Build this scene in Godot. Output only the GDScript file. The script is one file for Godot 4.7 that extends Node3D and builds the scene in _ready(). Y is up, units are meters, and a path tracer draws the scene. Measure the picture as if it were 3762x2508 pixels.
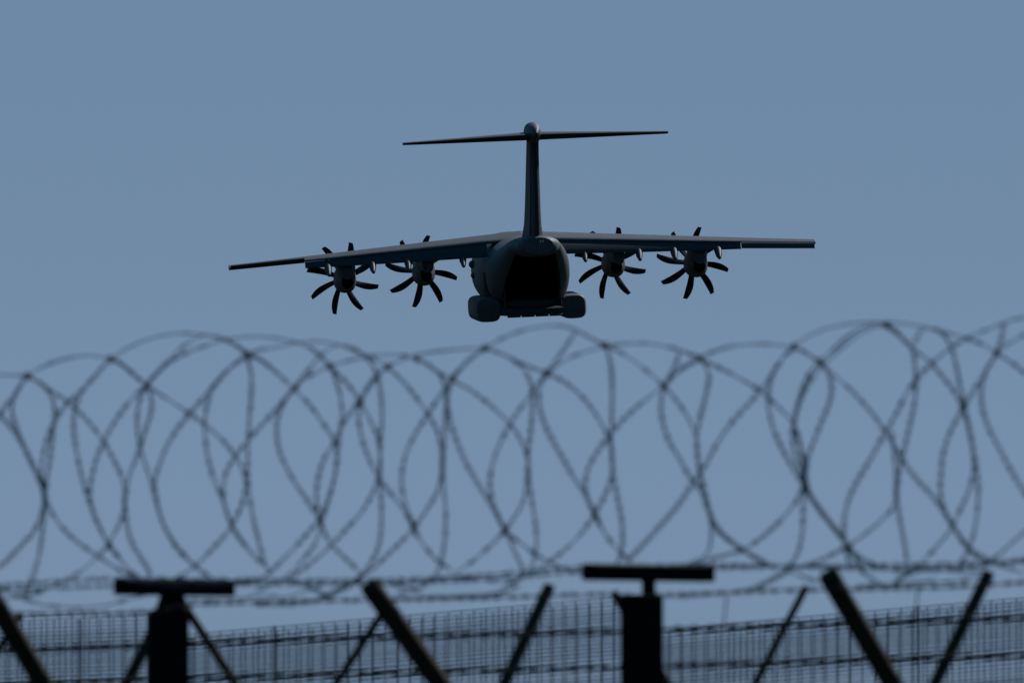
extends Node3D
# A four-propeller transport aircraft with its cargo ramp open, seen through a long lens
# above a perimeter fence topped with a coil of razor wire.

const FENCE_TURN := -40.0          # the fence runs obliquely, its right end nearer
const NEAR_FENCE_AT := Vector3(0, 0, -45.0)
const FAR_FENCE_AT := Vector3(0, 0, -48.6)
const COIL_AXIS_HEIGHT := 2.78

var M := {}
var rng := RandomNumberGenerator.new()

# ---------------------------------------------------------------- scene
func _ready() -> void:
	rng.seed = 4100
	camera_and_light()
	materials()
	build_ground()
	build_near_fence()
	build_far_fence()
	build_mesh_fences()
	build_coil()
	build_aircraft()

func camera_and_light() -> void:
	var cam := Camera3D.new()
	cam.name = "camera"
	add_child(cam)
	cam.position = Vector3(0, 1.9, 0)
	cam.rotation_degrees = Vector3(1.648, 0, 0)
	var lens := CameraAttributesPhysical.new()
	lens.frustum_focal_length = 487.3
	lens.frustum_focus_distance = 1000.0
	lens.frustum_near = 0.5
	lens.frustum_far = 30000.0
	lens.exposure_aperture = 16.5
	cam.attributes = lens
	cam.fov = 2.8213
	cam.near = 0.5
	cam.far = 30000.0
	cam.current = true

	var sky_material := ProceduralSkyMaterial.new()
	sky_material.sky_top_color = Color(0.010, 0.125, 0.260).linear_to_srgb()
	sky_material.sky_horizon_color = Color(0.196, 0.284, 0.412).linear_to_srgb()
	sky_material.sky_curve = 0.125
	sky_material.ground_bottom_color = Color(0.02, 0.024, 0.015).linear_to_srgb()
	sky_material.ground_horizon_color = Color(0.09, 0.12, 0.15).linear_to_srgb()
	sky_material.sun_angle_max = 0.0
	var sky := Sky.new()
	sky.sky_material = sky_material
	var env := Environment.new()
	env.background_mode = Environment.BG_SKY
	env.sky = sky
	env.tonemap_mode = Environment.TONE_MAPPER_LINEAR
	env.tonemap_exposure = 1.0
	env.sdfgi_enabled = true
	env.ssao_enabled = true
	env.ssil_enabled = true
	var world := WorldEnvironment.new()
	world.name = "world_environment"
	world.environment = env
	add_child(world)

	var sun := DirectionalLight3D.new()
	sun.name = "sun"
	sun.light_color = Color(0.97, 0.97, 1.0)
	sun.light_energy = 1.6
	sun.light_angular_distance = 0.5
	sun.shadow_enabled = true
	add_child(sun)
	sun.look_at_from_position(Vector3(0.46, 0.63, -0.63) * 100.0, Vector3.ZERO)

func grain_texture(freq: float, low: float, high: float, seed_value: int) -> ImageTexture:
	var noise := FastNoiseLite.new()
	noise.seed = seed_value
	noise.frequency = freq
	noise.fractal_octaves = 5
	var img := noise.get_seamless_image(256, 256)
	img.convert(Image.FORMAT_RGB8)
	for y in 256:
		for x in 256:
			var v: float = lerp(low, high, img.get_pixel(x, y).r)
			img.set_pixel(x, y, Color(v, v, v))
	img.generate_mipmaps()
	return ImageTexture.create_from_image(img)

func mat(called: String, colour: Color, rough: float, tex: Texture2D = null, tex_scale := 1.0, metal := 0.0, gloss := 0.12) -> StandardMaterial3D:
	var m := StandardMaterial3D.new()
	m.resource_name = called
	m.albedo_color = colour.linear_to_srgb()
	m.roughness = rough
	m.metallic = metal
	m.metallic_specular = gloss
	if tex:
		m.albedo_texture = tex
		m.uv1_triplanar = true
		m.uv1_scale = Vector3.ONE * tex_scale
	M[called] = m
	return m

func materials() -> void:
	var worn := grain_texture(0.02, 0.80, 1.0, 3)
	var rough := grain_texture(0.05, 0.55, 1.0, 9)
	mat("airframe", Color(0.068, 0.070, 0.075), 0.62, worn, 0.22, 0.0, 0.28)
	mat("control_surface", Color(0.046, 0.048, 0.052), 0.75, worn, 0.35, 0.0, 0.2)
	mat("blade", Color(0.020, 0.020, 0.022), 0.7)
	mat("exhaust", Color(0.010, 0.010, 0.010), 0.9)  # one even near-black for the inside of the exhaust pipes
	mat("hold", Color(0.110, 0.112, 0.105), 0.9, rough, 0.5)
	mat("ramp", Color(0.060, 0.060, 0.058), 0.85, rough, 0.6)
	mat("post_paint", Color(0.008, 0.010, 0.009), 0.85, rough, 4.0)
	mat("arm_steel", Color(0.058, 0.049, 0.032), 0.85, rough, 5.0)
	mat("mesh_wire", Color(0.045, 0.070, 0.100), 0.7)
	mat("barbed_wire", Color(0.045, 0.040, 0.036), 0.75)
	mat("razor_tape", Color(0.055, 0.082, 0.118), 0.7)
	mat("pale_finish", Color(0.55, 0.60, 0.62), 0.3)
	mat("grass", Color(0.034, 0.048, 0.026), 1.0, rough, 0.15)

# ---------------------------------------------------------------- nodes
func numbered(parent: Node, called: String) -> String:
	if not parent.has_node(NodePath(called)):
		return called
	var k := 1
	while parent.has_node(NodePath("%s_%03d" % [called, k])):
		k += 1
	return "%s_%03d" % [called, k]

func tag(o: Node, label: String, category := "", group := "", kind := "") -> void:
	if label: o.set_meta("label", label)
	if category: o.set_meta("category", category)
	if group: o.set_meta("group", group)
	if kind: o.set_meta("kind", kind)

func base(called: String, parent: Node = self) -> Node3D:
	var o := Node3D.new()
	o.name = numbered(parent, called)
	parent.add_child(o)
	return o

func part(called: String, mesh: Mesh, material: Material, parent: Node) -> MeshInstance3D:
	var o := MeshInstance3D.new()
	o.name = numbered(parent, called)
	o.mesh = mesh
	o.material_override = material
	parent.add_child(o)
	return o

# ---------------------------------------------------------------- shapes
func begin() -> SurfaceTool:
	var st := SurfaceTool.new()
	st.begin(Mesh.PRIMITIVE_TRIANGLES)
	return st

func quad(st: SurfaceTool, a: Vector3, b: Vector3, c: Vector3, d: Vector3) -> void:
	for v in [a, b, c, a, c, d]:
		st.add_vertex(v)

func finish(st: SurfaceTool) -> ArrayMesh:
	st.generate_normals()
	return st.commit()

# skin through rings of equal length
func loft(rings: Array, closed := true, cap_first := false, cap_last := false) -> ArrayMesh:
	var st := begin()
	st.set_smooth_group(0)
	for i in rings.size() - 1:
		var a: PackedVector3Array = rings[i]
		var b: PackedVector3Array = rings[i + 1]
		var n := a.size()
		for j in (n if closed else n - 1):
			var k := (j + 1) % n
			quad(st, a[j], a[k], b[k], b[j])
	st.set_smooth_group(-1)
	if cap_first: fan(st, rings[0], false)
	if cap_last: fan(st, rings[rings.size() - 1], true)
	return finish(st)

func fan(st: SurfaceTool, ring: PackedVector3Array, flip: bool) -> void:
	var mid := Vector3.ZERO
	for p in ring: mid += p / ring.size()
	for j in ring.size():
		var k := (j + 1) % ring.size()
		if flip:
			st.add_vertex(mid); st.add_vertex(ring[j]); st.add_vertex(ring[k])
		else:
			st.add_vertex(mid); st.add_vertex(ring[k]); st.add_vertex(ring[j])

# a box between two points, its long edges chamfered; across = direction of the width
func bar(st: SurfaceTool, a: Vector3, b: Vector3, width: float, thick: float, across: Vector3) -> void:
	var along := (b - a).normalized()
	var side := (across - along * across.dot(along)).normalized()
	var face := along.cross(side)
	var c: float = min(width, thick) * 0.12
	var w := width * 0.5
	var t := thick * 0.5
	var shape := [Vector2(-w + c, -t), Vector2(w - c, -t), Vector2(w, -t + c), Vector2(w, t - c), Vector2(w - c, t), Vector2(-w + c, t), Vector2(-w, t - c), Vector2(-w, -t + c)]
	var ra := PackedVector3Array()
	var rb := PackedVector3Array()
	for p in shape:
		ra.append(a + side * p.x + face * p.y)
		rb.append(b + side * p.x + face * p.y)
	st.set_smooth_group(-1)
	for j in 8:
		var k := (j + 1) % 8
		quad(st, ra[j], ra[k], rb[k], rb[j])
	fan(st, ra, false)
	fan(st, rb, true)

func bar_mesh(a: Vector3, b: Vector3, width: float, thick: float, across: Vector3) -> ArrayMesh:
	var st := begin()
	bar(st, a, b, width, thick, across)
	return finish(st)

func tube(st: SurfaceTool, pts: PackedVector3Array, radius: float, sides := 6) -> void:
	st.set_smooth_group(0)
	var last := PackedVector3Array()
	for i in pts.size():
		var t := (pts[min(i + 1, pts.size() - 1)] - pts[max(i - 1, 0)]).normalized()
		var ref := Vector3(0, 0, 1) if abs(t.z) < 0.8 else Vector3(1, 0, 0)
		var x := t.cross(ref).normalized()
		var y := t.cross(x)
		var ring := PackedVector3Array()
		for j in sides:
			var a := TAU * j / sides
			ring.append(pts[i] + (x * cos(a) + y * sin(a)) * radius)
		if i > 0:
			for j in sides:
				var k := (j + 1) % sides
				quad(st, last[j], last[k], ring[k], ring[j])
		last = ring

func resample(pts: PackedVector3Array, step: float) -> PackedVector3Array:
	var c := Curve3D.new()
	for i in pts.size():
		var t := (pts[min(i + 1, pts.size() - 1)] - pts[max(i - 1, 0)]) / 6.0
		c.add_point(pts[i], -t, t)
	c.bake_interval = step * 0.5
	var n := int(max(2.0, ceil(c.get_baked_length() / step)))
	var out := PackedVector3Array()
	for i in n + 1:
		out.append(c.sample_baked(c.get_baked_length() * i / n, true))
	return out

func points(a: Array) -> PackedVector3Array:
	var p := PackedVector3Array()
	for v in a: p.append(v)
	return p

# ---------------------------------------------------------------- ground
func build_ground() -> void:
	var p := PlaneMesh.new()
	p.size = Vector2(24000, 24000)
	var g := part("ground", p, M.grass, self)
	g.position = Vector3(0, 0, -4000)
	tag(g, "flat grass field under the fence and the aircraft", "ground", "", "structure")

# ---------------------------------------------------------------- fences
# Local axes of a fence: x along the line, y up, z across it towards the camera side.

func barbed_strand(pts: PackedVector3Array, pitch: float, radius: float) -> ArrayMesh:
	var line := resample(pts, 0.045)
	for i in line.size():
		line[i] += Vector3(0, rng.randf_range(-0.0025, 0.0025), rng.randf_range(-0.002, 0.002))
	var st := begin()
	tube(st, line, radius, 6)
	var knots := resample(pts, pitch)
	for i in range(1, knots.size() - 1):
		var t := (knots[i + 1] - knots[i - 1]).normalized()
		var at := knots[i] + t * rng.randf_range(-0.012, 0.012)
		var turn := rng.randf() * TAU
		# the wrap of the barb and its four points
		tube(st, PackedVector3Array([at - t * 0.008, at + t * 0.008]), radius * 2.2, 6)
		for q in 2:
			var dir := Vector3(0, cos(turn + q * 1.4), sin(turn + q * 1.4)) + t * 0.25
			var c := at + t * (q * 0.010 - 0.005)
			tube(st, PackedVector3Array([c - dir * 0.016, c + dir * 0.016]), 0.0013, 4)
	return finish(st)

func top_at(edge: Array, s: float) -> float:
	return lerp(edge[0].y, edge[1].y, (s - edge[0].x) / (edge[1].x - edge[0].x))

# welded mesh: upright wires, with close level wires laid parallel to the panel's raked top edge
func mesh_panel(parent: Node, edge: Array, pitch: float, level_pitch: float, wire_radius: float, shift: float, across := 0.0) -> void:
	var holder := base("mesh_panel", parent)
	var s0: float = edge[0].x
	var s1: float = edge[1].x
	var upright := CylinderMesh.new()
	upright.top_radius = wire_radius
	upright.bottom_radius = wire_radius
	upright.height = 1.0
	upright.radial_segments = 6
	upright.rings = 0
	var s := s0 + shift
	while s < s1:
		var h := top_at(edge, s)
		var w := part("vertical_wire", upright, M.mesh_wire, holder)
		w.position = Vector3(s + rng.randf_range(-0.003, 0.003), h * 0.5 + 0.02, across)
		w.rotation.z = rng.randf_range(-0.002, 0.002)
		w.scale = Vector3(1, h - 0.04, 1)
		s += pitch
	var st := begin()
	st.set_smooth_group(0)
	var drop := 0.004
	while drop < min(edge[0].y, edge[1].y) - 0.05:
		var line := PackedVector3Array()
		for i in 5:
			var x: float = lerp(s0, s1, i / 4.0)
			line.append(Vector3(x, top_at(edge, x) - drop + rng.randf_range(-0.0015, 0.0015), across + wire_radius * 1.8))
		tube(st, line, wire_radius * 0.9, 4)
		drop += level_pitch
	var hw := part("horizontal_wires", finish(st), M.mesh_wire, holder)
	tag(hw, "", "", "", "stuff")

func v_post(parent: Node, v: Array, wide: float, narrow: float, material: Material) -> void:
	var apex: Vector3 = v[2]
	var holder := base("fence_post", parent)
	part("post", bar_mesh(Vector3(apex.x, -0.2, 0), apex + Vector3(0, 0.03, 0), 0.06, 0.06, Vector3.RIGHT), material, holder)
	for k in 2:
		var tip: Vector3 = v[k]
		part("arm", bar_mesh(apex, tip, wide if k == 0 else narrow, (wide if k == 0 else narrow) * 0.8, Vector3(0.75, 0, -0.65)), material, holder)

func support_post(parent: Node, foot_top: Vector3, cap: Vector3, shoulder: bool, reach: float) -> void:
	var holder := base("support_post", parent)
	var top := Vector3(foot_top.x, foot_top.y, 0)
	part("post", bar_mesh(Vector3(top.x, -0.2, 0), top, 0.110, 0.110, Vector3.RIGHT), M.post_paint, holder)
	if shoulder:
		# a gusset narrows from the post head to the cross bar
		var rings := []
		for f in [[0.0, 0.052], [0.6, 0.030], [1.0, 0.018]]:
			var c := top.lerp(cap, f[0]) if f[0] > 0.0 else top + Vector3(0.018, 0, 0)
			var w: float = f[1]
			rings.append(PackedVector3Array([c + Vector3(-w, 0, -0.03), c + Vector3(w, 0, -0.03), c + Vector3(w, 0, 0.03), c + Vector3(-w, 0, 0.03)]))
		part("gusset", loft(rings, true, true, true), M.post_paint, holder)
	else:
		part("neck", bar_mesh(top - Vector3(0, 0.01, 0) + Vector3(cap.x - top.x, 0, 0), cap, 0.036, 0.036, Vector3.RIGHT), M.post_paint, holder)
	part("crossbar", bar_mesh(cap + Vector3(0, 0, reach), cap - Vector3(0, 0, reach), 0.054, 0.054, Vector3.RIGHT), M.post_paint, holder)

func build_near_fence() -> void:
	var fence := base("security_fence")
	fence.position = NEAR_FENCE_AT
	fence.rotation_degrees.y = FENCE_TURN
	tag(fence, "dark steel mesh fence with wide V-shaped arms and T-topped posts under the razor coil", "fence")
	var ends := [-2.559, -1.486, 0.547, 2.317]
	for i in 3:
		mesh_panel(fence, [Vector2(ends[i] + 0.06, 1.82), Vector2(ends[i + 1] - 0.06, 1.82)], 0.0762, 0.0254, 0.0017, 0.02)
	for v in [[Vector3(-1.875, 2.378, 0.450), Vector3(-1.876, 2.379, -0.450), Vector3(-1.845, 1.838, 0.000)], [Vector3(-0.225, 2.402, 0.450), Vector3(-0.217, 2.404, -0.450), Vector3(-0.140, 1.907, 0.000)], [Vector3(1.636, 2.423, 0.400), Vector3(1.652, 2.433, -0.400), Vector3(1.671, 1.954, 0.000)]]:
		v_post(fence, v, 0.060, 0.036, M.arm_steel)
	var a := [Vector3(-1.488, 2.330, 0.000), Vector3(-1.461, 2.406, 0.000)]
	support_post(fence, a[0], a[1], true, 0.275)
	var b := [Vector3(0.547, 2.368, 0.000), Vector3(0.575, 2.439, 0.000)]
	support_post(fence, b[0], b[1], false, 0.305)
	part("line_wire", barbed_strand(points([Vector3(-2.532, 2.198, -0.120), Vector3(-2.347, 2.202, -0.120), Vector3(-1.567, 2.220, -0.120), Vector3(-0.839, 2.236, -0.120), Vector3(-0.137, 2.246, -0.120), Vector3(0.551, 2.256, -0.120), Vector3(1.281, 2.272, -0.120), Vector3(2.009, 2.287, -0.120), Vector3(2.159, 2.290, -0.120)]), 0.075, 0.0058), M.barbed_wire, fence)
	part("line_wire", barbed_strand(points([Vector3(-2.514, 2.081, -0.100), Vector3(-2.329, 2.087, -0.100), Vector3(-1.549, 2.104, -0.100), Vector3(-0.822, 2.118, -0.100), Vector3(-0.120, 2.129, -0.100), Vector3(0.567, 2.140, -0.100), Vector3(1.297, 2.154, -0.100), Vector3(2.025, 2.167, -0.100), Vector3(2.175, 2.171, -0.100)]), 0.075, 0.0058), M.barbed_wire, fence)
	part("barbed_wire", barbed_strand(points([Vector3(-2.060, 2.317, 0.400), Vector3(-1.877, 2.319, 0.400), Vector3(-1.275, 2.320, 0.400), Vector3(-1.038, 2.343, 0.400), Vector3(-0.766, 2.350, 0.400), Vector3(-0.334, 2.354, 0.400), Vector3(0.243, 2.358, 0.400), Vector3(0.640, 2.365, 0.400), Vector3(0.970, 2.361, 0.400), Vector3(1.345, 2.371, 0.400), Vector3(1.762, 2.376, 0.400), Vector3(2.121, 2.380, 0.400), Vector3(2.414, 2.391, 0.400), Vector3(2.562, 2.395, 0.400)]), 0.055, 0.0030), M.barbed_wire, fence)
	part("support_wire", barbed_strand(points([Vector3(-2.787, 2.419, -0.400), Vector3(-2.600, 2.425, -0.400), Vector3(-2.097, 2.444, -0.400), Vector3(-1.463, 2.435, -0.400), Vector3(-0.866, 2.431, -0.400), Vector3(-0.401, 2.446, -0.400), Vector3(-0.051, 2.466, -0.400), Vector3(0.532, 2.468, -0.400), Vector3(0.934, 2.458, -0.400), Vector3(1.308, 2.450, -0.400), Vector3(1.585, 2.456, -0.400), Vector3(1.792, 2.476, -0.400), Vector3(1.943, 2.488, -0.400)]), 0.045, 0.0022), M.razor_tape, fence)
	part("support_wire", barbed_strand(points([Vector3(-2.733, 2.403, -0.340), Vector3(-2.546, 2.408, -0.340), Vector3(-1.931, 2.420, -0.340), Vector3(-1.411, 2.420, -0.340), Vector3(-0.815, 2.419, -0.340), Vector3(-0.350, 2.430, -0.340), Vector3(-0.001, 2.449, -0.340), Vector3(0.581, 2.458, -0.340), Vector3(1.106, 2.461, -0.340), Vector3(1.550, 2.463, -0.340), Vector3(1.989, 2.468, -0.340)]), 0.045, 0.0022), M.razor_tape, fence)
	var ties := points([Vector3(1.917, 2.378, 0.300), Vector3(1.829, 2.268, 0.200), Vector3(1.143, 2.358, 0.300), Vector3(1.049, 2.264, 0.200)])
	for k in 2:
		var st := begin()
		tube(st, PackedVector3Array([ties[k * 2], ties[k * 2 + 1]]), 0.0028, 6)
		part("tie_wire", finish(st), M.barbed_wire, fence)

func build_far_fence() -> void:
	var fence := base("security_fence")
	fence.position = FAR_FENCE_AT
	fence.rotation_degrees.y = FENCE_TURN
	tag(fence, "second mesh fence behind the first, with slender V-shaped arms", "fence")
	for v in [[Vector3(-1.132, 2.372, 0.450), Vector3(-0.975, 2.364, -0.450), Vector3(-1.052, 1.831, 0.000)], [Vector3(0.835, 2.409, 0.450), Vector3(0.962, 2.434, -0.450), Vector3(0.913, 1.825, 0.000)], [Vector3(-2.841, 2.340, 0.450), Vector3(-2.726, 2.357, -0.450), Vector3(-2.801, 1.797, 0.000)]]:
		v_post(fence, v, 0.027, 0.024, M.arm_steel)

	for x in [-2.4, 0.6]:
		mesh_panel(fence, [Vector2(x - 1.4, 1.80), Vector2(x + 1.4, 1.80)], 0.0762, 0.0254, 0.0017, 0.02)

# tall mesh fences further off, their panels raked up a slope and stepping down at each joint
func build_mesh_fences() -> void:
	var labels := ["tall welded mesh fence with slim posts and raked panels, beyond the V-armed fences", "tall welded mesh fence close behind another mesh fence, without posts of its own showing"]
	var edges := [[[Vector2(-5.129, 2.640), Vector2(-2.291, 2.746)], [Vector2(-2.209, 2.588), Vector2(0.842, 2.842)], [Vector2(0.932, 2.616), Vector2(3.754, 2.857)]], [[Vector2(-5.472, 2.651), Vector2(-2.475, 2.763)], [Vector2(-2.389, 2.597), Vector2(0.833, 2.864)], [Vector2(0.927, 2.626), Vector2(3.907, 2.881)]]]
	for k in 2:
		var fence := base("mesh_fence")
		fence.position = Vector3(0, 0, -90.0 if k == 0 else -95.0)
		fence.rotation_degrees.y = -10.0
		tag(fence, labels[k], "fence")
		for edge in edges[k]:
			mesh_panel(fence, edge, 0.084, 0.0262, 0.0036, 0.025 + 0.05 * k)
		if k == 0:
			for p: Vector2 in [Vector2(-2.874, 2.688), Vector2(-1.579, 2.648), Vector2(2.660, 2.768)]:
				part("post", bar_mesh(Vector3(p.x, -0.2, -0.05), Vector3(p.x, p.y, -0.05), 0.012, 0.012, Vector3.RIGHT), M.arm_steel, fence)
		else:
			for edge in edges[k]:
				part("post", bar_mesh(Vector3(edge[0].x, -0.2, -0.05), Vector3(edge[0].x, edge[0].y, -0.05), 0.03, 0.03, Vector3.RIGHT), M.arm_steel, fence)

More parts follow.
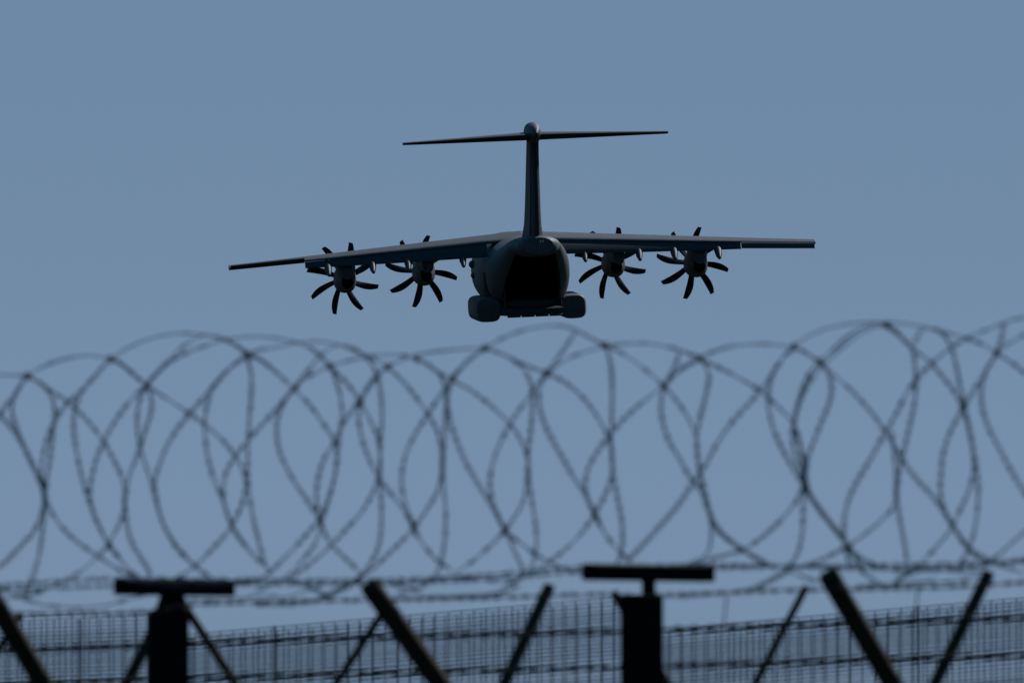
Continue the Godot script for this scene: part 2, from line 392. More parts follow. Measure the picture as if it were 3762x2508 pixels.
# ---------------------------------------------------------------- razor wire
# every run of tape: points x, y, z in millimetres in the coil's own axes (x along the axis)
const TAPE_RUNS := [
	[-2237,343,37,-2279,345,-14,-2261,345,-49,-2201,340,-76,-2194,323,-137,-2187,293,-195,-2153,258,-240,-2123,214,-279,-2092,164,-310,-2061,110,-331,-2031,53,-344,-1999,-5,-346,-1985,-69,-338,-1976,-131,-318,-1985,-188,-287,-1991,-239,-246,-2003,-282,-197,-2006,-315,-139,-1995,-336,-78,-1967,-346,-19,-2009,-366,0,-2073,-383,0,-2138,-397,0,-2204,-405,0,-2269,-409,0],
	[-1939,183,356,-1919,236,321,-1910,285,278,-1914,327,228,-1899,360,173,-1870,383,119,-1843,398,60,-1845,402,5,-1875,403,-53,-1853,393,-114,-1851,371,-176,-1844,339,-234,-1822,300,-282,-1777,265,-314,-1728,230,-340,-1677,193,-362,-1627,154,-379,-1579,111,-392,-1538,60,-402,-1504,3,-405,-1502,-61,-399,-1516,-123,-383,-1537,-180,-359,-1569,-230,-329,-1595,-277,-291,-1621,-318,-246,-1655,-349,-200],
	[-1735,-102,323,-1750,-39,335,-1784,17,336,-1825,69,328,-1866,118,312,-1909,163,290,-1951,205,261,-1984,246,222,-2009,283,173,-2037,310,120,-2070,328,65,-2106,334,10,-2144,335,-44,-2166,324,-105,-2180,299,-165,-2200,265,-217,-2228,223,-260,-2261,176,-292,-2293,123,-317,-2315,63,-332,-2333,0,-337,-2332,-65,-329,-2320,-127,-309,-2302,-183,-279,-2276,-231,-241,-2246,-270,-197,-2213,-299,-148,-2175,-319,-98,-2135,-331,-47,-2101,-350,0,-2147,-397,0],
	[-1892,211,407,-1835,177,424,-1780,138,438,-1736,86,440,-1698,29,440,-1663,-30,440,-1636,-93,440,-1597,-149,440,-1555,-201,423,-1505,-242,402,-1453,-280,376,-1405,-317,345,-1349,-345,317],
	[-1937,-313,356,-1878,-289,376,-1822,-261,396,-1765,-231,414,-1710,-198,430,-1662,-155,447,-1631,-100,462,-1630,-34,470,-1634,32,468,-1625,97,457,-1612,159,438,-1590,215,411,-1551,260,383,-1523,306,346,-1513,352,299,-1505,391,246,-1483,422,192,-1462,446,133,-1435,461,75,-1415,467,22,-1444,469,-37,-1413,465,-90,-1371,454,-140,-1362,432,-202,-1358,401,-260,-1323,368,-305,-1294,328,-348,-1263,282,-385,-1227,234,-415,-1196,181,-439,-1163,126,-456,-1152,63,-467,-1165,-2,-470,-1182,-66,-464,-1198,-129,-449,-1236,-178,-431,-1273,-228,-407,-1307,-275,-376,-1337,-321,-338,-1375,-358,-299],
	[-1446,-347,184,-1458,-312,239,-1460,-269,288,-1473,-218,327,-1484,-162,358,-1498,-101,379,-1517,-39,389,-1537,23,389,-1561,83,379,-1588,140,360,-1612,195,332,-1627,246,294,-1632,293,248,-1637,331,195,-1656,359,139,-1684,378,83,-1716,386,26,-1755,388,-27,-1788,384,-83,-1809,368,-143,-1817,341,-202,-1811,303,-256,-1829,259,-300,-1862,213,-333,-1904,168,-357,-1940,117,-375,-1976,63,-387,-2010,7,-390,-2016,-57,-384,-2005,-120,-369,-1975,-173,-346,-1934,-217,-320,-1885,-252,-293,-1834,-282,-265,-1784,-309,-232,-1734,-334,-197],
	[-1022,-351,305,-1061,-315,342,-1095,-271,378,-1118,-220,410,-1131,-161,436,-1139,-98,453,-1156,-35,461,-1184,24,460,-1214,82,451,-1241,139,435,-1262,196,411,-1276,251,378,-1269,302,338,-1261,347,291,-1258,386,238,-1265,417,181,-1280,440,122,-1294,455,59,-1317,459,2,-1353,459,-53,-1357,451,-115,-1355,432,-178,-1360,404,-237,-1384,371,-288,-1413,332,-332,-1445,289,-369,-1477,241,-401,-1506,188,-427,-1526,129,-446,-1539,65,-458,-1541,0,-461,-1529,-64,-455,-1504,-123,-442,-1472,-176,-422,-1435,-225,-398,-1395,-269,-370,-1354,-309,-337],
	[-1374,-345,300,-1381,-298,346,-1402,-248,384,-1418,-192,414,-1433,-132,436,-1438,-68,449,-1422,-4,453,-1403,59,447,-1379,119,434,-1353,175,412,-1326,229,383,-1296,276,350,-1274,321,308,-1259,363,258,-1229,394,210,-1192,417,161,-1163,437,105,-1124,448,54,-1105,451,13,-1132,453,-45,-1089,447,-90,-1054,435,-145,-1033,413,-202,-1034,381,-259,-1024,341,-310,-1003,295,-353,-985,243,-390,-969,186,-418,-951,126,-439,-949,61,-450,-956,-4,-453,-981,-64,-447,-1014,-120,-434,-1055,-168,-417,-1094,-216,-394,-1131,-262,-365,-1170,-304,-331,-1210,-340,-294],
	[-1066,-354,255,-1094,-316,301,-1117,-271,343,-1141,-219,377,-1160,-163,404,-1169,-100,423,-1169,-36,432,-1146,26,431,-1121,86,422,-1090,142,405,-1056,193,381,-1025,243,350,-1008,292,310,-996,335,262,-981,371,209,-969,400,151,-916,406,136,-881,421,83,-833,429,43,-858,431,-15,-855,429,-72,-829,417,-132,-818,395,-192,-816,363,-249,-832,323,-299,-855,277,-341,-878,226,-376,-901,171,-403,-923,111,-421,-933,47,-431,-935,-19,-432,-921,-83,-423,-904,-144,-405,-886,-202,-379,-873,-256,-344,-873,-306,-301,-886,-348,-252,-918,-379,-204,-948,-404,-151],
	[-832,-329,222,-855,-291,271,-875,-245,314,-895,-193,348,-904,-133,374,-921,-72,389,-949,-12,394,-973,49,390,-996,109,376,-1019,166,352,-1037,221,320,-1051,270,278,-1054,313,229,-1057,348,173,-1073,373,114,-1097,388,55,-1131,392,-1,-1165,392,-57,-1186,381,-118,-1199,358,-178,-1200,325,-235],
	[-883,-252,294,-901,-200,332,-914,-142,360,-916,-78,378,-902,-14,384,-867,43,380,-823,91,370,-782,140,353,-743,188,329,-719,238,293,-701,284,249,-671,320,202,-633,346,155,-589,364,108,-546,377,60,-508,381,22,-537,382,-38,-510,376,-93,-498,357,-154,-499,327,-213,-512,287,-264,-539,243,-305,-568,193,-337,-593,137,-362,-611,75,-378,-620,10,-384,-611,-55,-379,-590,-116,-363,-570,-174,-339,-546,-226,-306,-521,-273,-265,-495,-312,-219,-470,-343,-166],
	[-432,-351,233,-437,-311,285,-464,-267,327,-485,-216,363,-494,-156,391,-526,-101,408,-567,-49,416,-606,5,418,-643,60,412,-668,120,397,-683,179,372,-676,235,338,-661,285,297,-661,329,247,-671,365,192,-689,391,134,-706,409,72,-728,416,12,-763,417,-45,-778,408,-109,-788,388,-171],
	[-1054,425,-204,-1050,394,-262,-1047,354,-314,-1061,307,-359,-1076,255,-397,-1094,199,-426,-1117,139,-440,-1127,74,-440,-1136,9,-440,-1156,-54,-440,-1184,-114,-440,-1193,-176,-427,-1194,-234,-397,-1219,-285,-363,-1239,-332,-320,-1280,-365,-283,-1332,-389,-249],
	[-506,-215,339,-507,-157,368,-504,-95,388,-490,-32,397,-468,29,396,-434,83,386,-413,142,367,-388,195,340,-371,246,304,-368,293,259,-359,331,208,-330,359,157,-288,377,112,-231,386,81,-174,392,51,-163,395,5,-178,396,-51,-156,386,-108,-152,366,-170,-144,335,-226,-154,295,-276,-177,250,-317,-206,201,-349,-232,147,-374,-255,88,-390,-265,24,-397,-267,-41,-394,-276,-103,-382,-303,-159,-361,-331,-210,-333,-364,-255,-300,-393,-297,-259,-423,-332,-213],
	[-929,429,-197,-879,410,-235,-839,382,-280,-799,347,-321,-772,302,-363,-747,251,-399,-721,196,-427,-690,139,-440,-674,74,-440,-674,7,-440,-691,-58,-440,-732,-111,-440,-772,-163,-432,-809,-214,-408,-849,-261,-380,-881,-307,-344,-923,-344,-307,-968,-376,-269,-1014,-403,-227],
	[-261,332,314,-288,289,354,-301,237,392,-293,180,423,-273,121,440,-251,61,440,-219,4,440,-179,-48,440,-132,-93,440,-84,-137,440,-61,-195,426,-39,-249,397,-15,-298,362,27,-333,329],
	[-52,-202,423,-63,-141,446,-76,-78,460,-73,-13,465,-57,51,460,-29,110,448,1,165,429,25,220,402,43,273,367,57,322,324,74,364,276,101,398,226,123,426,171,145,447,112,176,459,56,190,462,12,158,464,-46,166,456,-109,161,438,-172,177,413,-230,220,386,-273,255,352,-317,290,311,-356,326,267,-389,357,217,-418,385,161,-441,401,100,-457,401,34,-464,419,-29,-463,442,-90,-454,474,-146,-438,518,-191,-420,573,-224,-403,631,-251,-387,690,-275,-370,750,-296,-353,811,-315,-337],
	[93,387,243,69,349,295,55,302,343,55,248,385,80,193,417,112,137,439,141,74,440,174,14,440,215,-42,440,258,-95,440,300,-149,440,327,-209,420,375,-251,396,423,-291,367,476,-323,340,540,-341,321],
	[297,-144,440,324,-213,417,330,-280,376,323,-339,323],
	[-651,377,-286,-612,343,-326,-568,308,-358,-513,280,-380,-465,243,-404,-419,201,-425,-373,156,-440,-331,106,-440,-303,48,-440,-297,-18,-440,-286,-82,-440,-271,-146,-438,-244,-201,-415,-220,-254,-385,-204,-305,-346,-223,-347,-304,-267,-378,-266],
	[281,-241,325,260,-188,358,247,-128,383,240,-64,397,253,1,401,274,63,394,299,122,378,325,178,354,347,230,321,356,280,278,370,321,229,398,353,179,437,375,130,474,391,78,528,397,42,507,400,-20,535,398,-70,573,386,-123,604,366,-178,640,339,-226,685,311,-265,733,279,-298,780,243,-327,821,199,-354,862,152,-376,882,91,-393,889,27,-401,897,-38,-398,931,-93,-388,981,-134,-375,1032,-173,-358,1083,-209,-338,1134,-244,-314,1187,-275,-288,1243,-299,-263,1304,-315,-243,1366,-329,-225,1429,-339,-210,1494,-347,-196],
	[382,441,131,411,418,189,432,385,246,440,344,300,433,295,349,441,241,390,469,185,420,506,131,440,543,72,440,585,17,440,625,-39,440,671,-90,440,705,-151,440,730,-211,418,757,-266,386,788,-314,348],
	[164,451,-131,166,430,-193,182,401,-250,162,365,-301,135,324,-344,107,278,-382,81,226,-413,59,169,-437,54,104,-440,57,38,-440,67,-28,-440,82,-92,-440,102,-154,-435,127,-210,-411,149,-263,-379,160,-313,-338],
	[-319,404,-246,-267,382,-279,-222,352,-316,-165,329,-340,-108,305,-361,-61,269,-388,-24,222,-415,5,168,-438,40,113,-440,60,51,-440,56,-14,-440,31,-75,-440,-7,-128,-440,-39,-182,-424,-73,-232,-398,-114,-275,-370,-159,-312,-340,-205,-345,-307,-252,-374,-271],
	[662,-201,338,647,-143,365,628,-83,382,640,-21,389,675,34,387,715,85,378,755,134,361,799,178,341,843,219,315,883,258,283,896,302,236,925,335,188,951,361,134,980,379,78,1034,386,43,1014,388,-15,1031,387,-64,1085,380,-100,1097,361,-161,1112,331,-217,1126,292,-267,1156,250,-307,1189,203,-339,1224,153,-362,1256,99,-379,1293,46,-388,1332,-7,-389,1380,-51,-385,1432,-90,-377,1483,-130,-364,1530,-171,-346,1578,-210,-324,1627,-244,-299,1680,-273,-273,1738,-294,-250,1797,-311,-229,1857,-326,-208,1918,-339,-186,1978,-351,-163],
	[1048,334,312,995,302,343,961,255,380,968,196,415,993,136,439,1020,71,440,1062,16,440,1102,-40,440,1150,-90,440,1182,-152,440,1202,-214,417,1246,-260,390,1297,-298,362,1353,-330,333],
	[928,366,274,952,333,313,960,293,351,959,248,385],
	[478,384,-276,533,359,-308,536,314,-353,503,266,-390,464,217,-418,429,162,-439,416,95,-440,422,27,-440,436,-40,-440,459,-105,-440,483,-168,-430,507,-226,-402,515,-281,-365,456,-308,-343],
	[750,-310,331,808,-284,354,864,-254,376,920,-222,396,975,-188,413,1029,-151,427,1080,-109,439,1127,-61,447,1174,-14,450,1211,42,447,1247,98,436,1288,149,420,1328,197,398,1355,249,366,1366,300,325,1369,346,275,1378,384,221,1395,413,163,1424,433,106,1468,444,57,1495,447,14,1479,449,-47,1540,447,-75,1586,438,-123,1632,423,-170,1682,405,-211,1732,384,-250,1771,351,-294,1811,314,-333,1850,272,-367],
	[1397,368,271,1385,324,322,1383,273,367,1398,217,404,1423,160,432,1449,98,440,1483,39,440,1522,-17,440,1563,-71,440,1605,-125,440,1648,-177,433,1684,-229,409,1701,-284,373,1723,-332,330],
	[1570,-104,436,1562,-39,445,1537,22,444,1520,85,435,1516,147,416,1514,207,388,1511,262,352,1519,310,309,1541,351,262,1546,387,207,1546,415,148,1546,434,85,1538,443,22,1505,444,-35,1488,438,-98,1469,422,-158,1458,396,-218,1445,362,-273,1417,323,-318,1390,278,-357,1363,228,-390,1333,175,-415,1302,119,-433,1276,59,-443,1256,-3,-445,1248,-68,-439,1246,-131,-423,1203,-178,-405,1157,-220,-383,1107,-256,-360,1053,-286,-337,997,-312,-313,936,-329,-296,882,-352,-267,843,-382,-224],
	[1668,-247,364,1636,-196,393,1603,-143,415,1579,-83,430,1568,-18,436,1549,46,432,1518,103,421,1512,165,398,1515,223,367,1525,276,328,1544,321,283,1559,361,232,1562,393,174,1557,417,112,1556,432,48,1529,434,-9,1503,433,-69,1486,420,-132,1469,398,-192,1470,366,-250,1494,328,-299,1512,281,-342,1535,230,-378,1547,171,-406,1555,108,-425,1564,43,-435,1564,-23,-435,1550,-87,-425,1529,-147,-407,1513,-206,-380,1487,-257,-347,1462,-304,-307,1435,-344,-262,1413,-379,-210],
	[960,387,-271,1000,353,-315,1027,310,-357,1014,256,-396,980,204,-424,939,153,-440,908,92,-440,880,30,-440,871,-38,-440,862,-106,-440,868,-171,-429,885,-230,-400,895,-286,-362,884,-334,-318],
	[871,45,-440,868,-24,-440,846,-88,-440,802,-139,-439,757,-187,-422,710,-231,-399,656,-264,-378,591,-281,-366,526,-298,-352,465,-320,-333],
	[1651,-332,314,1677,-288,355,1693,-236,391,1716,-182,418,1747,-128,437,1785,-77,448,1827,-27,453,1865,26,451,1898,82,443,1928,136,428,1945,194,403,1965,248,371,1990,295,334,2018,336,292,2048,372,246,2085,399,200,2117,422,149,2131,441,88,2148,450,33,2117,452,-24,2106,448,-85],
	[1833,365,210,1802,391,157,1771,411,102,1748,423,41,1713,426,-16,1694,423,-78,1674,409,-140,1650,386,-197,1625,355,-251,1600,316,-299,1579,269,-341,1567,214,-377,1562,153,-403,1565,88,-420,1573,23,-427,1590,-42,-424,1601,-106,-411,1612,-168,-389,1623,-226,-358,1630,-279,-319,1632,-326,-271],
	[1222,124,-440,1235,54,-440,1241,-17,-440,1245,-88,-440,1260,-156,-435,1294,-213,-409,1331,-265,-377,1368,-312,-339],
	[2152,-328,264,2130,-285,311,2117,-232,352,2098,-176,383,2091,-113,405,2102,-47,416,2112,19,417,2132,83,407,2157,143,388,2178,200,360,2193,255,323,2193,304,277,2191,345,224,2207,377,167,2214,401,104,2231,414,41],
	[2155,429,163,2193,403,217,2225,368,270,2245,324,321,2243,271,368,2255,213,406,2281,153,434,2311,90,440,2350,31,440,2389,-28,440,2431,-85,440,2477,-139,440],
	[1818,-192,-419,1767,-241,-393,1722,-291,-358,1672,-333,-319],
	[-2357,-399,-233,-2296,-411,-212,-2235,-421,-191,-2172,-429,-174,-2108,-433,-163,-2043,-436,-157,-1978,-434,-161,-1916,-427,-179,-1863,-410,-213,-1808,-393,-244,-1745,-383,-258,-1680,-384,-257,-1614,-386,-254,-1549,-383,-258,-1486,-375,-269,-1425,-360,-289,-1368,-339,-313],
	[-968,-436,168,-899,-436,166,-830,-436,167,-762,-433,174,-695,-426,191,-631,-416,213,-567,-404,236,-504,-390,259,-442,-372,284,-381,-352,309],
	[-293,-404,236,-224,-396,249,-158,-382,270,-96,-363,297,-27,-355,305,43,-355,305,113,-360,300,182,-371,286],
	[-1243,-344,-308,-1169,-357,-292,-1099,-375,-269,-1029,-393,-244,-958,-407,-220],
	[854,-422,201,925,-418,210,996,-413,218,1067,-410,225,1138,-406,231,1208,-399,245,1274,-384,267,1338,-366,292,1401,-344,318],
	[1401,-344,318,1435,-357,303,1469,-369,288,1503,-380,273],
	[1696,-332,331,1712,-358,303,1730,-380,273,1749,-400,243],
	[1790,-386,265,1850,-367,292,1914,-351,310,1982,-345,317,2051,-348,314,2120,-350,312,2188,-350,311],
	[-1991,-363,297,-1948,-397,248,-1878,-396,249,-1807,-386,265],
	[-1453,-350,312,-1383,-354,307,-1313,-362,297,-1244,-370,288,-1173,-372,285,-1102,-370,287,-1032,-369,289,-961,-367,291,-891,-361,299,-823,-349,313],
	[-1595,-408,-217,-1524,-412,-211,-1453,-412,-209,-1381,-410,-214,-1311,-404,-225,-1240,-401,-230,-1170,-408,-218,-1112,-388,-251,-1053,-364,-284],
	[-361,-421,202,-290,-419,207,-220,-417,211,-149,-416,214,-78,-415,216,-8,-413,219,63,-411,223,133,-406,233,200,-394,252,264,-379,276],
	[1223,-392,-245,1292,-382,-259,1363,-385,-255,1433,-378,-266,1504,-373,-272,1576,-376,-269,1646,-369,-278,1714,-355,-295],
	[-875,-354,-296,-799,-361,-288,-723,-370,-277,-649,-382,-259,-578,-398,-235]]

func razor_tape(pts: PackedVector3Array) -> ArrayMesh:
	var st := begin()
	tube(st, resample(pts, 0.03), 0.0023, 6)
	var knots := resample(pts, 0.034)
	st.set_smooth_group(-1)
	for i in range(1, knots.size() - 1):
		var t := (knots[i + 1] - knots[i - 1]).normalized()
		var p := knots[i]
		var radial := Vector3(0, p.y, p.z).normalized()
		var side := t.cross(radial).normalized()
		side = side.rotated(t, rng.randf_range(-0.5, 0.5))
		var up := t.cross(side)
		# a pair of pointed blades on each edge of the tape
		for s: float in [-1.0, 1.0]:
			var ring := [p - t * 0.006 + side * s * 0.002, p - t * 0.014 + side * s * 0.0105, p + side * s * 0.0055, p + t * 0.014 + side * s * 0.0105, p + t * 0.006 + side * s * 0.002]
			for k in range(1, 4):
				st.add_vertex(ring[0] + up * 0.0004); st.add_vertex(ring[k] + up * 0.0004); st.add_vertex(ring[k + 1] + up * 0.0004)
				st.add_vertex(ring[0] - up * 0.0004); st.add_vertex(ring[k + 1] - up * 0.0004); st.add_vertex(ring[k] - up * 0.0004)
			for k in 5:
				var q := (k + 1) % 5
				quad(st, ring[k] - up * 0.0004, ring[q] - up * 0.0004, ring[q] + up * 0.0004, ring[k] + up * 0.0004)
	return finish(st)

func build_coil() -> void:
	var coil := base("razor_wire_coil")
	coil.position = NEAR_FENCE_AT + Vector3(0, COIL_AXIS_HEIGHT, 0)
	coil.rotation_degrees.y = FENCE_TURN
	tag(coil, "long coil of bladed razor wire lying along the top of the fence", "razor wire")
	for run in TAPE_RUNS:
		var p := PackedVector3Array()
		for i in range(0, run.size(), 3):
			p.append(Vector3(run[i], run[i + 1], run[i + 2]) * 0.001)
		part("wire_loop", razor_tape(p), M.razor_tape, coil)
	# steel clips that tie neighbouring loops together
	var clips := [-1878, 329, 266, -1582, 382, 185, -1310, 286, 311, -984, 384, 180, -648, 268, 327, -560, 338, 254, -339, 218, 364, -307, 333, 260, -216, 358, 225, 9, 288, 309, 27, 388, 171, 395, 297, 301, 534, 388, 171, 925, 247, 344, 1003, 336, 256, 1347, 368, 209, 1511, 315, 282, 1557, 439, 0, 2171, 167, 391, 2205, 332, 262, -1664, -29, 430, -1430, -240, 361, -478, -168, 399, -89, -198, 386, 289, -208, 380, 682, -162, 402, 1560, -86, 423, 1668, -275, 335]
	var st := begin()
	bar(st, Vector3(0, -0.011, 0), Vector3(0, 0.011, 0), 0.015, 0.011, Vector3.RIGHT)
	var sleeve := finish(st)
	for i in range(0, clips.size(), 3):
		var c := part("clip", sleeve, M.barbed_wire, coil)
		c.position = Vector3(clips[i], clips[i + 1], clips[i + 2]) * 0.001
		c.rotation.z = rng.randf_range(-0.7, 0.7)

# ---------------------------------------------------------------- aircraft
# Local axes: x to the right wing, y up, z aft; the origin lies on the fuselage axis under the wing.

func oval(w: float, top: float, bottom: float, z: float, x0 := 0.0, power := 2.3, count := 40, from := 0.0, to := TAU) -> PackedVector3Array:
	var ring := PackedVector3Array()
	var closed := is_equal_approx(to - from, TAU)
	for j in count:
		var a: float = lerp(from, to, float(j) / (count if closed else count - 1))
		# the angle runs from the bottom, round by the right
		var c := sin(a)
		var s := -cos(a)
		ring.append(Vector3(x0 + w * sign(c) * pow(abs(c), 2.0 / power), (top + bottom) * 0.5 + (top - bottom) * 0.5 * sign(s) * pow(abs(s), 2.0 / power), z))
	return ring

# a wing section: leading edge at le, trailing edge at te, thickness across
func foil(le: Vector3, te: Vector3, thick: float, across: Vector3, blunt := 0.03) -> PackedVector3Array:
	var ring := PackedVector3Array()
	var shape := [[1.0, blunt], [0.75, 0.28], [0.5, 0.45], [0.3, 0.5], [0.15, 0.43], [0.06, 0.30], [0.015, 0.16], [0.0, 0.0]]
	for p in shape: ring.append(le.lerp(te, p[0]) + across * thick * p[1] * 1.15)
	for i in range(shape.size() - 2, -1, -1): ring.append(le.lerp(te, shape[i][0]) - across * thick * shape[i][1] * 0.85)
	return ring

func wing_te(x: float) -> Vector3:
	return Vector3(x, lerp(2.46, 1.26, abs(x) / 21.2), lerp(2.35, 1.75, abs(x) / 21.2))

func wing_chord(x: float) -> float:
	var a: float = abs(x)
	return lerp(5.5, 3.1, a / 15.7) if a < 15.7 else lerp(3.1, 1.7, (a - 15.7) / 5.5)

func wing_section(x: float, incidence: float) -> PackedVector3Array:
	var te := wing_te(x)
	var c := wing_chord(x)
	var le := te + Vector3(0, sin(incidence) * c, -cos(incidence) * c)
	return foil(le, te, max(c * 0.125, 0.36), Vector3.UP, 0.09)

func surface(x0: float, x1: float, y_off: float, chord0: float, chord1: float, down: float, thick: float, steps := 4) -> ArrayMesh:
	var rings := []
	for i in steps + 1:
		var x: float = lerp(x0, x1, float(i) / steps)
		var te := wing_te(x) + Vector3(0, y_off, -0.12)
		var c: float = lerp(chord0, chord1, float(i) / steps)
		rings.append(foil(te, te + Vector3(0, -sin(down) * c, cos(down) * c), c * thick, Vector3(0, cos(down), sin(down)), 0.02))
	return loft(rings, true, true, true)

func blade_mesh(hand: float) -> ArrayMesh:
	var rings := []
	for i in 13:
		var f := i / 12.0
		var r: float = lerp(0.40, 2.66, f)
		# swept like a scimitar: the outer part leans back
		var lag := deg_to_rad(8.0) * (1.0 - pow(f, 2.2)) * hand
		var radial := Vector3(sin(lag), cos(lag), 0)
		var tangent := Vector3(cos(lag), -sin(lag), 0)
		var twist: float = deg_to_rad(lerp(58.0, 34.0, f))
		var chord: float = lerp(0.56, 0.66, f / 0.55) if f < 0.55 else lerp(0.66, 0.34, pow((f - 0.55) / 0.45, 2.0))
		var dir := tangent * cos(twist) * hand + Vector3(0, 0, 1) * sin(twist)
		var across := dir.cross(radial).normalized()
		rings.append(foil(radial * r - dir * chord * 0.5, radial * r + dir * chord * 0.5, lerp(0.10, 0.035, f), across, 0.02))
	return loft(rings, true, true, true)

func engine(plane: Node3D, x: float, y: float, zp: float, hand: float, turn: float, blade: ArrayMesh) -> void:
	var nacelle := part("nacelle", loft([
		oval(0.40, 0.40, -0.40, 0.28, 0.0, 2.0, 28), oval(0.60, 0.62, -0.72, 0.42, 0.0, 2.2, 28), oval(0.74, 0.80, -0.92, 1.1, 0.0, 2.3, 28),
		oval(0.79, 0.95, -0.97, 2.4, 0.0, 2.4, 28), oval(0.79, 1.05, -0.97, 4.0, 0.0, 2.4, 28), oval(0.74, 1.05, -0.92, 5.2, 0.0, 2.3, 28),
		oval(0.60, 0.85, -0.80, 6.2, 0.0, 2.2, 28), oval(0.42, 0.32, -0.58, 7.0, 0.0, 2.0, 28)]), M.airframe, plane)
	nacelle.position = Vector3(x, y, zp)
	var pipe := part("exhaust_pipe", loft([oval(0.37, 0.25, -0.50, 7.06, 0.0, 2.0, 20), oval(0.36, 0.24, -0.49, 6.2, 0.0, 2.0, 20), oval(0.02, -0.10, -0.14, 6.15, 0.0, 2.0, 20)]), M.exhaust, nacelle)
	pipe.set_meta("label", "near-black exhaust opening")
	var te := wing_te(x)
	part("pylon", loft([
		oval(0.50, te.y - y + 0.10, 0.2, 2.4, 0.0, 3.0, 24), oval(0.66, te.y - y + 0.30, 0.3, 4.0, 0.0, 3.0, 24),
		oval(0.66, te.y - y + 0.05, 0.2, 6.4, 0.0, 3.0, 24), oval(0.40, te.y - y - 0.35, 0.1, te.z - zp + 0.2, 0.0, 2.6, 24)], true, true, true), M.airframe, nacelle)
	var prop := base("propeller", plane)
	prop.position = Vector3(x, y, zp)
	part("spinner", loft([oval(0.02, 0.02, -0.02, -0.95, 0.0, 2.0, 24), oval(0.22, 0.22, -0.22, -0.75, 0.0, 2.0, 24), oval(0.38, 0.38, -0.38, -0.3, 0.0, 2.0, 24), oval(0.43, 0.43, -0.43, 0.24, 0.0, 2.0, 24)], true, true, true), M.control_surface, prop)
	for k in 8:
		var b := part("blade", blade, M.blade, prop)
		b.rotation.z = -deg_to_rad(turn + 45.0 * k)

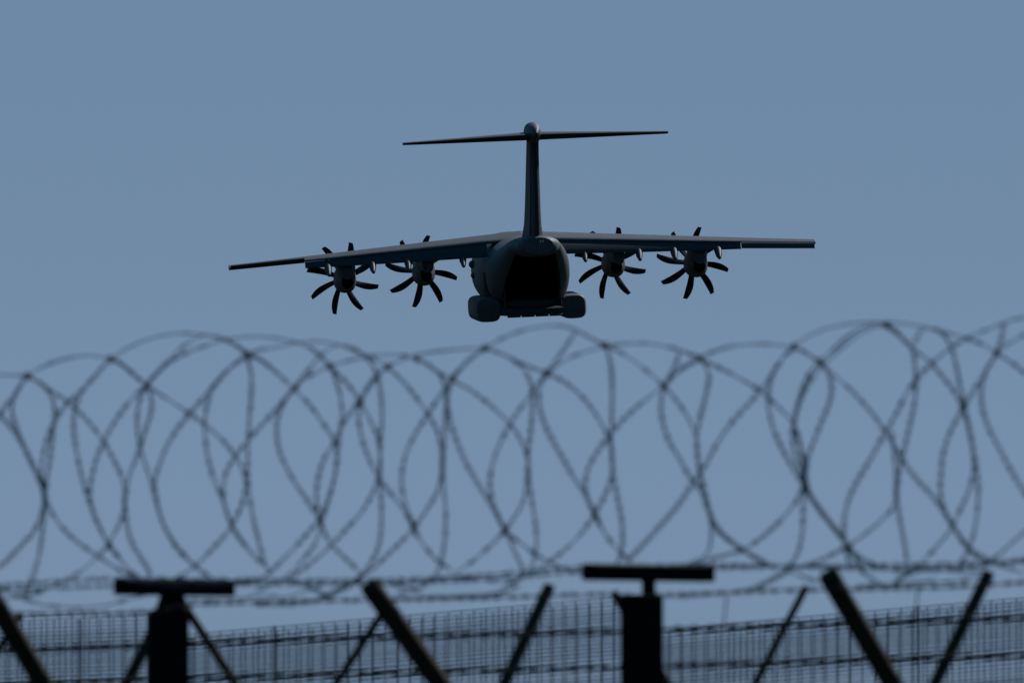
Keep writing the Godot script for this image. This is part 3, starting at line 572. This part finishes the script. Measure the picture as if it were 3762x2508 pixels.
func build_aircraft() -> void:
	var plane := base("transport_aircraft")
	plane.position = Vector3(0.739, 35.615, -1000.244)
	plane.rotation_degrees = Vector3(3.13, 3.3, 2.65)
	tag(plane, "grey four-propeller transport aircraft flying away with its rear cargo ramp open", "aircraft")

	# fuselage: nose to the hinge of the ramp
	var rings := []
	for s in [[-22.6, 0.15, -0.35, -0.75], [-22.2, 0.75, 0.15, -1.25], [-21.0, 1.55, 0.95, -1.95], [-19.0, 2.30, 1.90, -2.45], [-17.0, 2.72, 2.50, -2.68], [-14.5, 2.92, 2.75, -2.76], [-6.0, 2.92, 2.76, -2.76], [4.0, 2.92, 2.76, -2.76], [8.0, 2.90, 2.76, -2.74]]:
		rings.append(oval(s[1], s[2], s[3], s[0], 0.0, 2.25, 48))
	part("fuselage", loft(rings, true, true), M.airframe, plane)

	# the upswept tail, open underneath where the cargo doors are
	rings = []
	for s in [[8.0, 2.90, 2.76, -2.74, 2.16], [9.5, 2.86, 2.80, -2.30, 2.14], [11.5, 2.72, 2.86, -1.45, 2.05], [13.5, 2.46, 2.92, -0.45, 1.90], [15.5, 2.12, 2.98, 0.62, 1.66], [17.2, 1.80, 3.02, 1.50, 1.42]]:
		var ratio: float = min(1.0, s[4] / s[1])
		var a0 := asin(pow(ratio, 2.25 / 2.0))
		rings.append(oval(s[1], s[2], s[3], s[0], 0.0, 2.25, 41, a0, TAU - a0))
	part("tail_section", loft(rings, false), M.airframe, plane)
	rings = []
	for s in [[17.2, 1.80, 3.02, 1.50], [18.8, 1.60, 3.06, 1.54], [20.4, 1.42, 3.10, 1.58], [21.1, 1.30, 3.06, 1.64], [21.4, 1.08, 2.96, 1.78]]:
		rings.append(oval(s[1], s[2], s[3], s[0], 0.0, 2.25, 40))
	part("tail_cone", loft(rings, true, true, true), M.airframe, plane)

	# cargo hold: floor, walls and ceiling, with the frame that closes the gap to the skin
	var hold := base("cargo_hold", plane)
	rings = []
	for z in [9.0, 2.0, -6.0, -14.0]:
		rings.append(oval(2.02, 1.72, -2.20, z, 0.0, 5.0, 40))
	part("lining", loft(rings, true, false, true), M.hold, hold)
	part("door_frame", loft([oval(2.02, 1.72, -2.20, 9.0, 0.0, 5.0, 40), oval(2.85, 2.74, -2.40, 8.9, 0.0, 2.25, 40)]), M.hold, hold)
	# upper cargo door, swung up under the tail
	part("upper_door", bar_mesh(Vector3(0, 2.05, 10.6), Vector3(0, 1.86, 17.0), 2.5, 0.16, Vector3.RIGHT), M.hold, plane)
	var ramp := part("cargo_ramp", bar_mesh(Vector3(0, -2.40, 8.1), Vector3(0, -2.46, 13.3), 4.3, 0.40, Vector3.RIGHT), M.ramp, plane)
	for side: float in [-1.0, 1.0]:
		part("ramp_strut", bar_mesh(Vector3(side * 2.02, -2.2, 12.2), Vector3(side * 1.92, 0.1, 10.4), 0.12, 0.12, Vector3.RIGHT), M.ramp, ramp)
	for x in [-1.5, -0.5, 0.5, 1.5]:
		part("ramp_toe", bar_mesh(Vector3(x, -2.56, 13.28), Vector3(x, -2.78, 13.8), 0.94, 0.10, Vector3.RIGHT), M.ramp, ramp)

	for x in [0.12, 0.30]:
		part("pale_bar", bar_mesh(Vector3(x, 2.60, 21.42), Vector3(x + 0.08, 2.78, 21.40), 0.05, 0.04, Vector3.RIGHT), M.pale_finish, plane)  # two small pale bars on the end of the tail cone

	# landing gear fairings along the lower flanks
	for side: float in [-1.0, 1.0]:
		rings = []
		for s in [[-6.0, 0.15, 0.2, 2.85], [-4.8, 0.55, 0.52, 2.95], [-2.5, 0.84, 0.80, 3.06], [0.0, 0.93, 0.88, 3.10], [6.0, 0.93, 0.88, 3.10], [8.6, 0.92, 0.87, 3.08], [9.3, 0.84, 0.79, 3.04]]:
			rings.append(oval(s[1], -2.33 + s[2], -2.33 - s[2], s[0], side * s[3], 3.4, 32))
		part("gear_fairing", loft(rings, true, true, true), M.airframe, plane)
	rings = []
	for s in [[-9.5, 0.8, -2.3], [-8.0, 2.2, -1.9], [-5.0, 2.9, -1.6], [7.5, 2.9, -1.6], [8.4, 2.6, -1.8]]:
		rings.append(oval(s[1], s[2], -2.86 if s[1] > 1.0 else -2.6, s[0], 0.0, 4.0, 36))
	part("belly_fairing", loft(rings, true, true, true), M.airframe, plane)
	var flank_slab := part("flank_panel", bar_mesh(Vector3(-2.93, -1.55, 3.4), Vector3(-2.93, 0.25, 3.4), 2.2, 0.10, Vector3(0, 0, 1)), M.hold, plane)  # flat closed slab, set slightly proud of the left flank skin
	flank_slab.set_meta("label", "flat panel on the left flank")
	for f in [[0.52, -12.0, 0.30], [-0.28, -11.4, 0.22]]:
		for side: float in [-1.0, 1.0]:
			rings = []
			for s in [[-0.9, 0.2], [-0.4, 0.8], [0.2, 1.0], [0.7, 0.8], [0.95, 0.2]]:
				rings.append(oval(f[2] * s[1], f[0] + f[2] * s[1], f[0] - f[2] * s[1], f[1] + s[0], side * 2.92, 2.0, 16))
			part("antenna_fairing", loft(rings, true, true, true), M.control_surface, plane)

	# wings, flaps, ailerons
	var incidence := deg_to_rad(2.6)
	for side: float in [-1.0, 1.0]:
		rings = []
		for x in [0.0, 2.9, 6.9, 11.0, 15.7, 18.5, 20.9, 21.2]:
			rings.append(wing_section(side * x, incidence))
		var wing := part("wing", loft(rings, true, true, true), M.airframe, plane)
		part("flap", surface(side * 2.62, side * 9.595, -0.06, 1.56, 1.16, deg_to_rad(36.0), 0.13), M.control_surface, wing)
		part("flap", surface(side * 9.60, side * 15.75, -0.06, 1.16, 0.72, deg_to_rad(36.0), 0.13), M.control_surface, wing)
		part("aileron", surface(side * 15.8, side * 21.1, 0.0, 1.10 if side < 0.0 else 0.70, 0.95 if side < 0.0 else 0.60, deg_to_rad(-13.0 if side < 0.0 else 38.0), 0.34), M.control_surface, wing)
		for x: float in [4.4, 8.35, 10.9, 14.1]:
			var te := wing_te(side * x)
			var drop: float = lerp(1.30, 0.75, x / 15.0)
			rings = []
			for s in [[-3.0, 0.10, 0.12], [-1.8, 0.22, 0.30], [-0.4, 0.28, 0.42], [0.6, 0.25, 0.40], [1.3, 0.16, 0.28], [1.9, 0.03, 0.04]]:
				var yc: float = te.y - 0.35 - (drop - 0.1) * smoothstep(-1.2, 1.9, s[0])
				rings.append(oval(s[1], yc + s[2], yc - s[2], te.z + s[0], side * x, 2.0, 16))
			part("flap_fairing", loft(rings, true, true, true), M.airframe, wing)

	# engines: hub x, hub height, propeller plane, hand of the blades, angle of the first tip
	var lefty := blade_mesh(1.0)
	var righty := blade_mesh(-1.0)
	engine(plane, -12.74, 0.06, -5.6, 1.0, 12.5 + 2.65, lefty)
	engine(plane, -6.90, 0.27, -7.9, -1.0, 11.5 + 2.65, righty)
	engine(plane, 6.90, 0.27, -7.9, 1.0, 12.9 + 2.65, lefty)
	engine(plane, 12.74, 0.06, -5.6, -1.0, 11.7 + 2.65, righty)

	# fin, rudder and the high tailplane
	var fin_rings := []
	var rudder_rings := []
	for i in 7:
		var f := i / 6.0
		var y: float = lerp(2.5, 10.1, f)
		var le := Vector3(0, y, lerp(9.8, 18.0, f))
		var te := Vector3(0, y, lerp(20.9, 22.6, f))
		var t: float = lerp(1.12, 0.86, f) + 0.5 * pow(1.0 - f, 10.0)
		fin_rings.append(foil(le, le.lerp(te, 0.70), t, Vector3.RIGHT, 0.33))
		rudder_rings.append(foil(le.lerp(te, 0.705), te, t * 0.62, Vector3.RIGHT, 0.05))
	part("fin", loft(fin_rings, true, true, true), M.airframe, plane)
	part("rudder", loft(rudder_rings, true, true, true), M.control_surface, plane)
	rings = []
	for s in [[15.6, 0.05, 0.06], [16.4, 0.34, 0.42], [17.8, 0.50, 0.66], [19.5, 0.54, 0.72], [21.5, 0.52, 0.70], [23.4, 0.42, 0.55], [24.6, 0.22, 0.28], [25.0, 0.03, 0.04]]:
		rings.append(oval(s[1], 10.40 + s[2], 10.40 - s[2] * 1.15, s[0], 0.0, 2.1, 28))
	part("tail_bullet", loft(rings, true, true, true), M.airframe, plane)
	for side: float in [-1.0, 1.0]:
		rings = []
		var tail_rings := []
		for i in 5:
			var f := i / 4.0
			var x: float = side * lerp(0.2, 9.35, f)
			var le := Vector3(x, lerp(10.10, 10.00, f), lerp(18.2, 22.4, f))
			var te := Vector3(x, lerp(10.00, 9.98, f), lerp(23.9, 24.3, f))
			var c := (te - le).length()
			rings.append(foil(le, le.lerp(te, 0.7), c * 0.105, Vector3.UP, 0.3))
			var hinge := le.lerp(te, 0.705)
			tail_rings.append(foil(hinge, hinge + Vector3(0, 0.13, 0.99) * c * 0.295, c * 0.085, Vector3.UP, 0.05))
		var stab := part("tailplane", loft(rings, true, true, true), M.airframe, plane)
		part("elevator", loft(tail_rings, true, true, true), M.control_surface, stab)
